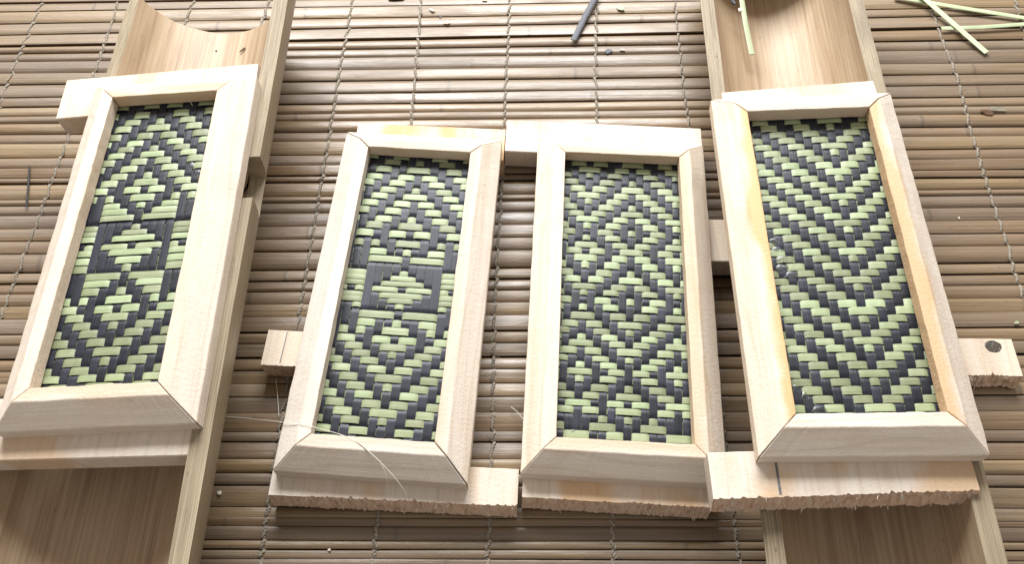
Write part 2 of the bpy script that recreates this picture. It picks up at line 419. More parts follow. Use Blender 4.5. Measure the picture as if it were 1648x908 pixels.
c4 = culm('split_bamboo', 0.0490, 0.0082, 0.1645, 0.015, 0.486, R(-1.75), 0.0395, 0.0585,
     'half bamboo culm without a notch, under the rightmost frame', seed=5)
# diaphragm left standing at the far node of the right culm (just beyond the top edge of the picture)
def septum(root, yl, Ro, wall, ztop):
    V = []; Fc = []; G = []; n = 24
    r = Ro - wall * 0.8
    a0 = math.pi - math.asin((ztop - Ro) / r); a1 = 2 * math.pi + math.asin((ztop - Ro) / r)
    for y in (yl, yl + 0.004):
        for k in range(n):
            a = a0 + (a1 - a0) * k / (n - 1); V.append((r * math.cos(a), y, Ro + r * math.sin(a))); G.append((a, y, 0))
    Fc.append(tuple(range(n))[::-1]); Fc.append(tuple(range(n, 2 * n)))
    for k in range(n): Fc.append((k, (k + 1) % n, n + (k + 1) % n, n + k))
    return mesh_obj('node_wall', V, Fc, BAM_IN, root, grain=G)
septum(c4, 0.222, 0.049, 0.0082, 0.044)

# ------------------------------------------------------------------ pine battens
def batten(label, c, L, D, T, rot=(0, 0, 0), torn=0.0, seed=0, flare=0.0015, stain=0.0, pencil=(), chips=0):
    root_loc = Vector(c)
    root = empty('pine_batten', root_loc, rot); tag(root, label, 'wood batten', 'pine battens around the frames')
    rr = random.Random(500 + seed)
    nx = max(24, int(L / 0.0007)) if torn else max(8, int(L / 0.004))
    V = []; G = []; E = []; Fc = []; FM = []
    # cross-section ring (y,z): back bottom, back top (chamfer), front top (jagged), front rows, front bottom
    ch = 0.0005
    tear = 0.0
    cols = []
    for i in range(nx + 1):
        x = -L / 2 + L * i / nx
        e1 = noise.noise((x * 60, seed, 3)) ; e2 = noise.noise((x * 420, seed, 4)); 
        e3 = noise.noise((x * 900, seed, 6)); rough_ = min(1.0, max(0.12, 0.55 + 1.1 * noise.noise((x * 24, seed, 7))))
        j = torn * rough_ * (0.0010 * abs(e1) + 0.0024 * max(0, e2) + 0.0014 * max(0, e3) + rr.uniform(0, 0.0003))
        clean = 0.00015 * noise.noise((x * 120, seed, 8))
        ring = [(D / 2 + clean, 0), (D / 2 + clean, T - ch), (D / 2 + clean - ch, T),
                (-D / 2 + (j if torn else ch), T - (0 if torn else 0))]
        if torn:
            for q in (0.85, 0.6, 0.3, 0.06):
                ring.append((-D / 2 - flare * (1 - q) + j * q * 0.7 + torn * (0.0009 * noise.noise((x * 160, q * 2.2, seed)) + 0.0005 * noise.noise((x * 520, q * 3, seed))), T * q))
            ring.append((-D / 2 - flare + torn * rr.uniform(0, .0009), 0))
        else:
            ring += [(-D / 2, T - ch), (-D / 2 - flare * .0, 0)]
        for (y, z) in ring:
            V.append((x, y, z)); G.append((y, x, z)); E.append(0.5 + 0.9 * noise.noise((x * 30, y * 20, seed)) if True else 0)
        cols.append(len(ring))
    m = cols[0]
    for i in range(nx):
        for k in range(m):
            k2 = (k + 1) % m
            Fc.append((i * m + k, i * m + k2, (i + 1) * m + k2, (i + 1) * m + k)[::-1])
            FM.append(1 if (torn and 3 <= k < m - 1) else 0)
    Fc.append(tuple(range(m))); FM.append(0); Fc.append(tuple(nx * m + k for k in range(m))[::-1]); FM.append(0)
    o = mesh_obj('bar', V, Fc, None, root, grain=G, extra={'edge': E}, mats=[PINE, TORN], fmat=FM)
    o['stain'] = stain
    if torn:                                            # splinters hanging on the torn edge
        V = []; Fc = []; G = []
        for s in range(int(L * 1000 * (0.9 * torn) * 0.8)):
            x = rr.uniform(-L / 2, L / 2) * 0.98
            if noise.noise((x * 24, seed, 7)) < -0.1: continue
            z = T * rr.choice([rr.uniform(.55, .98), rr.uniform(0.03, .5)])
            y = -D / 2 - flare * (1 - z / T) + 0.0006
            d = Vector((rr.uniform(-.8, .8), -1, rr.uniform(-.5, .35))).normalized()
            ln = rr.uniform(.0006, .0030) * (0.6 + torn * .4); w = rr.uniform(.0003, .0009)
            p = Vector((x, y, z)); tip = p + d * ln
            k = len(V); V += [p + Vector((-w, 0, 0)), p + Vector((w, 0, 0)), p + Vector((0, 0, w)), tip]
            Fc += [(k, k + 1, k + 3), (k + 1, k + 2, k + 3), (k + 2, k, k + 3)]
            G += [(v[1], v[0], v[2]) for v in V[k:]]
        if V: tag(mesh_obj('splinters', V, Fc, PINE, root, grain=G), kind='stuff')
    for pxx, wpx in pencil:                             # pencil marks across the bar
        w = wpx / 2; z = T + 0.00012
        mesh_obj('pencil_mark', [(pxx - w, -D / 2 + .0012, z), (pxx + w, -D / 2 + .0012, z), (pxx + w + .0004, D / 2 - .001, z), (pxx - w + .0004, D / 2 - .001, z)],
                 [(0, 1, 2, 3)], GRAPHITE, root)
    return root
GRAPHITE = make_plain('pencil_graphite', (0.16, 0.16, 0.165), 0.5, 0.4, 400, 0.5)

TILT1, TILT4 = R(-4.0), R(-4.4)
def tilted(cx, z0, tilt, x): return z0 - math.tan(tilt) * (x - cx)       # base plane height under a tilted frame
F1C, F4C = (-0.1873, 0.2330, 0.0575), (0.1600, 0.2208, 0.0575)
TB = 0.0135
def tbatten(label, x0, x1, y, D, tilt, FC, rz, **kw):
    xm = (x0 + x1) / 2
    z = tilted(FC[0], FC[2], tilt, xm) - TB
    return batten(label, (xm, y, z), x1 - x0, D, TB, (0, tilt, rz), **kw)
tbatten('pale batten jutting out left under the top of the leftmost frame', -0.2600, -0.1460, 0.3375, 0.030, TILT1, F1C, R(2.8), seed=1, stain=0.2)
tbatten('batten under the bottom end of the leftmost frame, across the culm', -0.2640, -0.1425, 0.1335, 0.030, TILT1, F1C, R(0.3), seed=2, stain=.5)
tbatten('short batten showing between the culm rims above the rightmost frame', 0.1225, 0.2085, 0.3265, 0.026, TILT4, F4C, R(2.0), seed=3, stain=0.35)
tbatten('batten with pencil line and ragged edge under the rightmost frame', 0.0895, 0.2035, 0.1130, 0.0215, TILT4, F4C, R(0.7), seed=4, torn=1.3, flare=.002, stain=.6, pencil=[(-.0277, .0011)])
TBL = 0.0145
def fbatten(label, x0, x1, ya, yb, D, T=TBL, **kw):
    """batten lying flat on the mat: far edge runs from (x0,ya) to (x1,yb)"""
    rz = math.atan2(yb - ya, x1 - x0); L = math.hypot(yb - ya, x1 - x0)
    cx_, cy_ = (x0 + x1) / 2 + math.sin(rz) * D / 2, (ya + yb) / 2 - math.cos(rz) * D / 2
    return batten(label, (cx_, cy_, 0), L, D, T, (0, 0, rz), **kw)
fbatten('batten under the top end of the second frame from the left', -0.0962, -0.0040, 0.3494, 0.3445, 0.025, seed=5, stain=.65)
fbatten('batten under the top end of the third frame, jutting out left', -0.0030, 0.1177, 0.3520, 0.3452, 0.025, seed=6, stain=.55)
fbatten('ragged batten under the bottom of the second frame, jutting out right', -0.1178, 0.0034, 0.1330, 0.1272, 0.0188, seed=7, torn=1.0, stain=.5)
fbatten('ragged batten under the bottom of the third frame, flush with its sides', 0.0060, 0.0980, 0.1325, 0.1272, 0.0195, seed=8, torn=0.75, stain=.6)
fbatten('square batten end sticking out left of the second frame', -0.1320, -0.0700, 0.2052, 0.2015, 0.0210, T=0.0130, seed=9, torn=0.5, flare=.0005, pencil=[(-.021, .0005)])
fbatten('batten bridging the dark gap between the third and fourth frames', 0.0880, 0.1275, 0.2770, 0.2764, 0.0290, seed=10)
TK = 0.0085
kx0 = un(1550, 545, TK); kx1 = un(1611, 545, TK); kx2 = un(1632, 603, TK)
kb = fbatten('ragged offcut with a dark knot poking out right of the rightmost frame', kx0[0] - 0.022, kx1[0] + 0.0055, kx0[1] + .0005, kx1[1] - .0002, kx1[1] - kx2[1] + .001, T=TK, seed=11, torn=1.9, flare=.003)
# the dark knot in the offcut
kp = un(1599, 557, TK + .0005)
V = []; Fc = []
n = 20
rings = [(1.0, 0.0), (0.90, 0.0005), (0.76, 0.0001), (0.55, 0.0004), (0.3, 0.0002), (0.0, 0.0005)]
for (q, z) in rings:
    for k in range(n):
        a = 2 * math.pi * k / n; j = 1 + 0.12 * noise.noise((math.cos(a) * 2, math.sin(a) * 2, q * 3))
        V.append((0.0046 * q * j * math.cos(a), 0.0036 * q * j * math.sin(a), z + TK - 0.0001))
for i in range(len(rings) - 1):
    for k in range(n): Fc.append((i * n + k, i * n + (k + 1) % n, (i + 1) * n + (k + 1) % n, (i + 1) * n + k))
ko = mesh_obj('knot', V, Fc, make_plain('knot_wood', (0.075, 0.06, 0.045), 0.35, 0.5, 900, 0.8, 1.0), kb, smooth=True)
ko.location = kb.matrix_basis.inverted() @ Vector((kp[0], kp[1], 0)); ko.location.z = 0

# ------------------------------------------------------------------ framed woven panels
RW, RH, EDGE_H, FLAT = 0.0172, 0.0165, 0.0078, 0.0064
PZ = 0.0070                                              # height of the woven sheet above the frame's base
def rail(parent, L_in, horizontal, pos, ang, rw, seed, stain=0.0, fuzz=0.0):
    """mitred moulding; local x along, y outward from the inner edge, rotated by ang and moved to pos (inner edge centre)"""
    sec = [(0, RH), (FLAT, RH), (rw, EDGE_H), (rw, 0), (0.0055, 0), (0.0055, 0.0084), (0, 0.0084)]
    n = 40; V = []; G = []; E = []; Fc = []; m = len(sec); g = random.Random(seed).uniform(.0001, .0004); dzr = random.Random(seed + 5).uniform(-.0003, .0003)
    ca, sa = math.cos(ang), math.sin(ang)
    for i in range(n + 1):
        t = i / n * 2 - 1
        for k, (y, z) in enumerate(sec):
            x = t * (L_in / 2 + y - g)
            jy = noise.noise((x * 70, seed, k)) * 0.00032 + noise.noise((x * 400, seed, k)) * 0.00010 * (1 + 3 * fuzz)
            jz = noise.noise((x * 60, seed, k + 20)) * 0.00015
            yy = y + (jy if k in (0, 1, 2, 6) else 0); zz = z + ((jz + dzr) if k in (0, 1, 2) else 0)
            V.append((pos[0] + ca * x - sa * yy, pos[1] + sa * x + ca * yy, zz)); G.append((x, y, z))
            E.append([0.95, 0.52, -0.2, -0.2, 0.3, 0.6, 0.8][k] + 0.25 * noise.noise((x * 25, seed, 2)))
    for i in range(n):
        for k in range(m):
            k2 = (k + 1) % m
            Fc.append((i * m + k, i * m + k2, (i + 1) * m + k2, (i + 1) * m + k))
    Fc.append(tuple(range(m))[::-1]); Fc.append(tuple(n * m + k for k in range(m)))
    o = mesh_obj('frame_rail', V, Fc, PINE, parent, grain=G, extra={'edge': E}); o['stain'] = stain
    bevel(o, 0.00045, 2, 25)
    if fuzz > 0.3:                                       # rough-sawn fibres along the inner edge
        V = []; Fc = []; G = []; rr = random.Random(900 + seed)
        for s in range(int(L_in * 1000 * 3 * fuzz)):
            x = rr.uniform(-.5, .5) * L_in; d = Vector((rr.uniform(-.9, .9), -1, rr.uniform(-.9, .6))).normalized()
            p = Vector((x, 0.0003, RH - rr.uniform(.0002, .007))); tip = p + d * rr.uniform(.0004, .0016); w = rr.uniform(.0001, .00025)
            k = len(V)
            for q in (p + Vector((-w, 0, 0)), p + Vector((w, 0, 0)), p + Vector((0, 0, w)), tip):
                V.append((pos[0] + ca * q.x - sa * q.y, pos[1] + sa * q.x + ca * q.y, q.z)); G.append(tuple(q))
            Fc += [(k, k + 1, k + 3), (k + 1, k + 2, k + 3), (k + 2, k, k + 3)]
        tag(mesh_obj('sawn_fibres', V, Fc, PINE, o, grain=G), kind='stuff')
    return o

def strip_mesh(along_pts, over, width, amp, crown=0.00016, thick=0.00022):
    """along_pts: [(s, x, y, z)] centreline; returns verts/faces/grain of a thin strip, slightly crowned, with hard edges"""
    V = []; Fc = []; G = []; n = len(along_pts)
    prof = [(-.5, 0), (-.36, crown * .75), (0, crown), (.36, crown * .75), (.5, 0), (.5, 0), (.49, -thick), (.49, -thick), (-.49, -thick), (-.49, -thick), (-.5, 0)]
    m = len(prof); segs = [(0, 1), (1, 2), (2, 3), (3, 4), (5, 6), (7, 8), (9, 10)]
    for i, (s, x, y, z) in enumerate(along_pts):
        a = along_pts[max(i - 1, 0)]; b = along_pts[min(i + 1, n - 1)]
        tx, ty = b[1] - a[1], b[2] - a[2]; l = math.hypot(tx, ty) or 1; nx_, ny_ = -ty / l, tx / l
        for t, dz in prof:
            V.append((x + nx_ * width * t, y + ny_ * width * t, z + dz)); G.append((s, t * width, 0))
    for i in range(n - 1):
        for k, k2 in segs: Fc.append((i * m + k, (i + 1) * m + k, (i + 1) * m + k2, i * m + k2))
    return V, Fc, G

def woven_frame(label, panel_label, C, rotz, tilt, w, h, rw, cpx, pitch, clo, chi, green, rows_extra=(0, 0), stains=(0, 0, 0, 0), fuzz=(0, 0, 0, 0), seed=0):
    """C base centre; cpx = [(u,v)] pixels of each row crossing the pattern's middle column; green(c,r) -> weft on top"""
    root = empty('woven_frame', C, (0, tilt, rotz)); tag(root, label, 'frame', 'woven panels in pine frames')
    M = Matrix.Translation(C) @ Matrix.Rotation(rotz, 4, 'Z') @ Matrix.Rotation(tilt, 4, 'Y')
    root.rotation_mode = 'QUATERNION'; root.rotation_quaternion = (Matrix.Rotation(rotz, 3, 'Z') @ Matrix.Rotation(tilt, 3, 'Y')).to_quaternion()
    Mi = M.inverted()
    def loc(u, v, z=PZ):
        o = Mi @ Vector(CAM); d = Mi.to_3x3() @ Vector(ray(u, v)); p = o + d * ((z - o.z) / d.z); return p
    rail(root, w, True, (0, h / 2), 0, rw, seed * 10 + 1, stains[0], fuzz[0])
    rail(root, w, True, (0, -h / 2), math.pi, rw, seed * 10 + 2, stains[1], fuzz[1])
    rail(root, h, False, (-w / 2, 0), math.pi / 2, rw, seed * 10 + 3, stains[2], fuzz[2])
    rail(root, h, False, (w / 2, 0), -math.pi / 2, rw, seed * 10 + 4, stains[3], fuzz[3])
    hw, hh = w / 2 + 0.0045, h / 2 + 0.0045
    zb = PZ - 0.0018
    panel = mesh_obj('woven_panel', [(-hw, -hh, zb), (hw, -hh, zb), (hw, hh, zb), (-hw, hh, zb), (-hw, -hh, zb - .001), (hw, -hh, zb - .001), (hw, hh, zb - .001), (-hw, hh, zb - .001)],
                     [(0, 1, 2, 3), (7, 6, 5, 4), (0, 4, 5, 1), (1, 5, 6, 2), (2, 6, 7, 3), (3, 7, 4, 0)], BACKING, root)
    panel['label'] = panel_label
    P = [loc(u, v) for u, v in cpx]
    ys = [p.y for p in P]; xs = [p.x for p in P]
    A = np.polyfit(ys, xs, 1)                            # middle column x = A0*y + A1
    nrow = len(ys)
    pitch_top = (ys[0] - ys[3]) / 3; pitch_bot = (ys[-4] - ys[-1]) / 3
    rows = [(r, ys[r]) for r in range(nrow)]
    for k in range(1, rows_extra[0] + 1): rows.insert(0, (-k, ys[0] + pitch_top * k))
    for k in range(1, rows_extra[1] + 1): rows.append((nrow - 1 + k, ys[-1] - pitch_bot * k))
    rows = [q for q in rows if abs(q[1]) < h / 2 + 0.0035]
    # even out the row spacing a little so that strips do not overlap
    yy = [q[1] for q in rows]
    for it in range(6):
        for i in range(1, len(yy)):
            mg = 0.0034
            if yy[i - 1] - yy[i] < mg:
                d = (mg - (yy[i - 1] - yy[i])) / 2; yy[i - 1] += d; yy[i] -= d
    ridx = [q[0] for q in rows]
    colx = lambda c, y: A[0] * y + A[1] + c * pitch
    cols = list(range(clo, chi + 1))
    a = 0.00057
    rr = random.Random(70 + seed)
    def zprof(flags, cuts, s):
        """smooth over/under profile; cuts = cell boundaries (ascending)"""
        k = 0
        while k < len(cuts) and s > cuts[k]: k += 1
        val = flags[k]
        tw = 0.0020
        for kk in (k - 1, k):
            if 0 <= kk < len(cuts):
                d = (s - cuts[kk]) / tw
                if abs(d) < 1:
                    t = (d + 1) / 2; t = t * t * (3 - 2 * t)
                    return flags[kk] + (flags[kk + 1] - flags[kk]) * t
        return val
    # weft strips (green): one per row
    for r, y in zip(ridx, yy):
        tl = rr.uniform(-.006, .006); wob = rr.uniform(-.00012, .00012)
        x0 = max(-w / 2 - 0.0035, colx(clo - .5, y)); x1 = min(w / 2 + 0.0035, colx(chi + .5, y))
        x0, x1 = -w / 2 - 0.0035, w / 2 + 0.0035
        cuts = [colx(c + .5, y) for c in range(clo - 1, chi + 1)]
        flags = [(a if green(c, r) else -a) for c in range(clo - 1, chi + 2)]
        pts = []; n = int((x1 - x0) / (pitch / 5))
        i0 = ridx.index(r)
        up_ = (yy[i0 - 1] - y) if i0 else 0.0042; dn = (y - yy[i0 + 1]) if i0 < len(yy) - 1 else 0.0042
        wd = min(0.0044, 0.97 * min(up_, dn)) * rr.uniform(.88, 1.0)
        for i in range(n + 1):
            x = x0 + (x1 - x0) * i / n
            pts.append((x, x, y + wob + tl * x + 0.00022 * noise.noise((x * 60, r, seed)), PZ + zprof(flags, cuts, x) + 0.00005 * noise.noise((x * 200, r, 3))))
        V, Fc, G = strip_mesh(pts, None, wd, a, crown=0.00009)
        mesh_obj('green_strip', V, Fc, GREEN, panel, grain=G, smooth=True)
    # warp strips (black): one per column
    for c in range(clo - 1, chi + 2):
        xm = [colx(c, yq) for yq in (-h / 2, h / 2)]
        if min(abs(xm[0]), abs(xm[1])) > w / 2 + 0.003: continue
        y0, y1 = -h / 2 - .0035, h / 2 + .0035
        ya = yy[::-1]; ra = ridx[::-1]
        cuts = [(ya[i] + ya[i + 1]) / 2 for i in range(len(ya) - 1)]
        flags = [(-a if green(c, r) else a) for r in ra]
        pts = []; n = int((y1 - y0) / 0.0010); wb = rr.uniform(-.00015, .00015); wd = pitch * rr.uniform(.88, .985)
        for i in range(n + 1):
            y = y0 + (y1 - y0) * i / n; x = colx(c, y) + wb + 0.00022 * noise.noise((y * 40, c * 3.3, seed))
            x = max(-w / 2 - .0040, min(w / 2 + .0040, x))
            pts.append((y, x, y, PZ - 0.00004 + zprof(flags, cuts, y)))
        V, Fc, G = strip_mesh(pts, None, wd, a, crown=0.00006)
        mesh_obj('black_strip', V, Fc, BLACK, panel, grain=G, smooth=True)
    root['_'] = 0; del root['_']
    return root, loc, panel
def interp(knots, ys):
    ky = [k[1] for k in knots]; kx = [k[0] for k in knots]
    return [(float(np.interp(y, ky, kx)), y) for y in ys]
def tw(k, s): return (k + s) % 4 in (0, 1)

# --- panel 1 (leftmost): zigzags around a banded diamond
y1 = [140 + q / 3.632 for q in (110, 160, 200, 238, 285, 325, 360, 395, 435, 475, 518, 558, 600, 648, 690, 725, 762, 820, 850, 885)] + \
     [380 + q / 3.492 for q in (58, 92, 135, 178, 225, 265, 310, 358, 410, 455, 503, 548, 598, 650, 705, 755, 800)]
k1 = [(110 + 562 / 3.632, 140 + 110 / 3.632), (110 + 535 / 3.632, 140 + 240 / 3.632), (110 + 490 / 3.632, 140 + 390 / 3.632), (110 + 455 / 3.632, 140 + 555 / 3.632), (110 + 392 / 3.632, 140 + 820 / 3.632),
      (50 + 535 / 3.492, 380 + 180 / 3.492), (50 + 490 / 3.492, 380 + 360 / 3.492), (50 + 420 / 3.492, 380 + 705 / 3.492), (50 + 398 / 3.492, 380 + 800 / 3.492)]
s1 = {0: 3, 1: 2, 2: 1, 3: 0, 4: 3, 5: 2, 6: 1, 7: 0, 8: 3, 9: 2, 10: 1, 11: 0, 12: 3, 28: 3, 29: 0, 30: 1, 31: 2, 32: 3, 33: 0, 34: 1, 35: 2, 36: 3, 37: 0, -1: 0, -2: 1}
sp1 = {13: {0, 1, 4, 6}, 14: {0, 3, 4}, 15: {2, 3, 4}, 16: {1, 2, 3, 4}, 17: {0, 5, 6, 7, 8}, 18: {0, 1, 5, 6, 7, 8}, 19: {0, 1, 2, 5, 6, 7, 8}, 20: {1, 2, 3, 5, 7, 8},
       21: {0, 1, 2, 5, 6, 7, 8}, 22: {0, 1, 5, 6, 7, 8}, 23: {0, 5, 6, 7, 8}, 24: {1, 2, 3, 4}, 25: {2, 3, 4}, 26: {0, 3, 4}, 27: {0, 1, 4, 6}}
def g1(c, r):
    k = abs(c); return (k in sp1[r]) if r in sp1 else tw(k, s1[r])
fr1, loc1, pan1 = woven_frame('leftmost frame, with fuzzy sawn fibres along its inner left edge', 'zigzags above and below a banded diamond',
    F1C, R(1.3), TILT1, 0.0590, 0.1722, 0.0170, interp(k1, y1), 0.00440, -8, 8, g1, (2, 1), (0.25, .35, .12, .25), (0.1, .1, 1.0, .1), 1)

# --- panel 2
y2 = [235 + q / 3.704 for q in (75, 108, 150, 195, 230, 272, 308, 352, 395, 445, 485, 530, 588, 640, 683, 728, 765, 797, 830, 860)] + \
     [470 + q / 3.56 for q in (30, 57, 84, 137, 185, 228, 280, 322, 365, 405, 450, 500, 550, 597, 648, 697, 745, 805)]
k2 = [(540 + 505 / 3.704, 235 + 100 / 3.704), (540 + 490 / 3.704, 235 + 215 / 3.704), (540 + 465 / 3.704, 235 + 370 / 3.704), (540 + 440 / 3.704, 235 + 530 / 3.704), (540 + 410 / 3.704, 235 + 765 / 3.704),
      (500 + 510 / 3.56, 470 + 85 / 3.56), (500 + 480 / 3.56, 470 + 285 / 3.56), (500 + 437 / 3.56, 470 + 550 / 3.56), (500 + 400 / 3.56, 470 + 800 / 3.56)]
s2 = {-1: 3, 0: 2, 1: 1, 2: 0, 3: 3, 4: 2, 5: 1, 6: 0, 7: 3, 8: 2, 9: 1, 10: 0, 11: 3, 26: 3, 27: 0, 28: 1, 29: 2, 30: 3, 31: 0, 32: 1, 33: 2, 34: 3, 35: 0, 36: 1, 37: 2, 38: 3}
sp2 = {12: {0, 1, 4, 6}, 13: {0, 3, 4}, 14: {1, 2, 3, 4}, 15: set(), 16: {0, 5, 6, 7}, 17: {0, 1, 5, 6, 7}, 18: {0, 1, 2, 5, 6, 7}, 19: {1, 2, 3, 5, 7}, 20: {0, 1, 2, 5, 6, 7},
       21: {0, 1, 5, 6, 7}, 22: {0, 5}, 23: {1, 2, 3, 4}, 24: {0, 3, 4}, 25: {0, 1, 4, 6}}
def g2(c, r):
    k = abs(c); return (k in sp2[r]) if r in sp2 else tw(k, s2[r])
fr2, loc2, pan2 = woven_frame('second frame from the left, crossed by loose pale fibres', 'chevrons around a dark band with one small diamond',
    (-0.0611, 0.2262, TBL), R(-4.15), 0, 0.0606, 0.1780, 0.0172, interp(k2, y2), 0.00465, -7, 7, g2, (1, 1), (.15, .25, .05, .15), (.1, .1, .2, .1), 2)

# --- panel 3: concentric diamonds
y3 = [240 + q / 3.782 for q in (103, 140, 172, 215, 255, 295, 330, 365, 405, 440, 477, 517, 553, 595, 634, 675, 717, 765, 806, 850, 886)] + \
     [470 + q / 3.56 for q in (60, 100, 150, 195, 237, 272, 308, 350, 397, 432, 471, 512, 562, 607, 650, 690, 740, 785, 833)]
k3 = [(890 + 487 / 3.782, 240 + 100 / 3.782), (890 + 480 / 3.782, 240 + 360 / 3.782), (890 + 472 / 3.782, 240 + 640 / 3.782), (890 + 470 / 3.782, 240 + 850 / 3.782),
      (885 + 460 / 3.56, 470 + 60 / 3.56), (885 + 451 / 3.56, 470 + 400 / 3.56), (885 + 446 / 3.56, 470 + 830 / 3.56)]
s3 = [0, 3, 2, 1, 0, 3, 2, 1, 0, 3, 2, 1, 2, 3, 0, 3, 2, 1, 0, 3, 2, 1, 2, 3, 0, 1, 2, 3, 0, 1, 2, 3, 2, 1, 0, 3, 0, 1, 2, 3]
def g3(c, r):
    k = abs(c); k = k if k <= 6 else 12 - k
    s = s3[r] if 0 <= r < len(s3) else (1 if r < 0 else 0)
    if r == 37: return k in (0, 3)
    if r == 38: return k in (2, 3, 4)
    return tw(k, s)
fr3, loc3, pan3 = woven_frame('third frame from the left, woven with concentric diamonds', 'concentric green and black diamonds',
    (0.0598, 0.2237, TBL), R(-3.25), 0, 0.0668, 0.1756, 0.0165, interp(k3, y3), 0.00422, -10, 8, g3, (1, 1), (.2, .4, .05, .25), (.1, .1, .1, .1), 3)

# --- panel 4: nested chevrons
sq = [(204.4, 1336.7), (245, 1343), (286.9, 1350), (326.7, 1356.8), (370, 1364.8), (416.2, 1373), (463, 1381.5), (514, 1389.5), (561, 1398), (615, 1408.8)]
y4 = []; 
for i in range(len(sq) - 1):
    for k in range(4): y4.append(sq[i][0] + (sq[i + 1][0] - sq[i][0]) * k / 4)
y4.append(sq[-1][0]); k4 = [(x, y) for y, x in sq]
def g4(c, r): return tw(abs(c), r + 1)
fr4, loc4, pan4 = woven_frame('rightmost frame, woven with nested V chevrons and yellow-stained side rails', 'nested V-shaped chevrons off centre',
    F4C, R(-1.0), TILT4, 0.0645, 0.1740, 0.0170, interp(k4, y4), 0.00438, -11, 8, g4, (3, 6), (.15, .15, .62, .75), (.1, .15, .2, .7), 4)

# ------------------------------------------------------------------ clear glue on the weave
def glue(loc, panel, u, v, rx, ry, seed):
    p = loc(u, v, PZ + 0.0003); V = []; Fc = []; n = 14
    for q, z in ((1, -.0002), (0.8, .00008), (0.45, .00014), (0.0, .00016)):
        for k in range(n):
            a = 2 * math.pi * k / n; j = 1 + .35 * noise.noise((math.cos(a) * 1.6, math.sin(a) * 1.6, seed * 2.7))
            V.append((p.x + rx * q * j * math.cos(a), p.y + ry * q * j * math.sin(a), p.z + .0002 + z + .0001 * noise.noise((a * 3, q * 4, seed))))
    for i in range(3):
        for k in range(n): Fc.append((i * n + k, i * n + (k + 1) % n, (i + 1) * n + (k + 1) % n, (i + 1) * n + k))
    mesh_obj('glue_smear', V, Fc, GLUE_M, panel, smooth=True)
for i, (u, v, a, b) in enumerate([(1247, 388, 3, 2.2), (1252, 403, 3.4, 2.4), (1262, 418, 4, 2.4), (1258, 432, 3.6, 2.8), (1274, 443, 4, 2.5), (1283, 627, 2.2, 3), (1296, 642, 2.3, 3), (1318, 662, 4, 2)]):
    glue(loc4, pan4, u, v, a / 1000, b / 1000, i + 1)
for i, (u, v, a, b) in enumerate([(307, 266, 2.0, 2.4), (317, 277, 2.2, 1.8)]): glue(loc1, pan1, u, v, a / 1000, b / 1000, i + 20)
glue(loc3, pan3, 922, 695, 0.0016, 0.0012, 31)

# ------------------------------------------------------------------ loose strips, chips, fibres
def loose_strip(name, label, cat, px, width, mat, z0, z1, thick=0.0004, bow=0.0, group='loose leaf strips'):
    """flat strip through pixel points, ends at heights z0, z1"""
    n0 = len(px); P = [un(u, v, z0 + (z1 - z0) * i / (n0 - 1)) for i, (u, v) in enumerate(px)]
    pts = []; s = 0; K = 12
    for i in range(n0 - 1):
        for k in range(K + (1 if i == n0 - 2 else 0)):
            q = P[i] + (P[i + 1] - P[i]) * k / K; pts.append(q)
    out = []; n = len(pts)
    for i, q in enumerate(pts):
        if i: s += np.linalg.norm(q - pts[i - 1])
        t = i / (n - 1); out.append([s, q[0], q[1], q[2] + bow * 4 * t * (1 - t)])
    mx, my, mz = (sum(o[k] for o in out) / n for k in (1, 2, 3))
    mz = min(o[3] for o in out)
    V, Fc, G = strip_mesh([(o[0], o[1] - mx, o[2] - my, o[3] - mz) for o in out], None, width, 0, crown=0.00025, thick=thick)
    o = mesh_obj(name, V, Fc, mat, grain=G, smooth=True); o.location = (mx, my, mz)
    return tag(o, label, cat, group)
loose_strip('leaf_strip', 'pale green strip lying diagonally across the mat, topmost of the crossing strips', 'leaf strip', [(1478, -12), (1540, 42), (1588, 84)], 0.0042, PALE, 0.0035, 0.0010)
loose_strip('leaf_strip', 'long green strip running to the upper right corner above the others', 'leaf strip', [(1440, -6), (1530, 9), (1680, 33)], 0.0036, PALE, 0.0007, 0.0010)
loose_strip('leaf_strip', 'short green strip lying level below the other crossing strips', 'leaf strip', [(1515, 45), (1580, 43), (1680, 36)], 0.0034, PALE, 0.0009, 0.0010)
loose_strip('leaf_strip', 'pale green strip lying inside the right bamboo culm', 'leaf strip', [(1192, -12), (1200, 38), (1210, 87)], 0.0034, PALE, 0.0260, 0.0195)
loose_strip('leaf_strip', 'narrow black strip lying on the mat at the top middle', 'leaf strip', [(962, -12), (942, 25), (923, 64)], 0.0042, BLACK, 0.0028, 0.0011)
loose_strip('twig', 'thin dark twig on the mat left of the leftmost frame', 'twig', [(47, 267), (45, 300), (42, 332)], 0.0010, make_plain('dark_twig', (.03, .027, .025), .7), 0.0004, 0.0004, 0.0006, group='small debris')
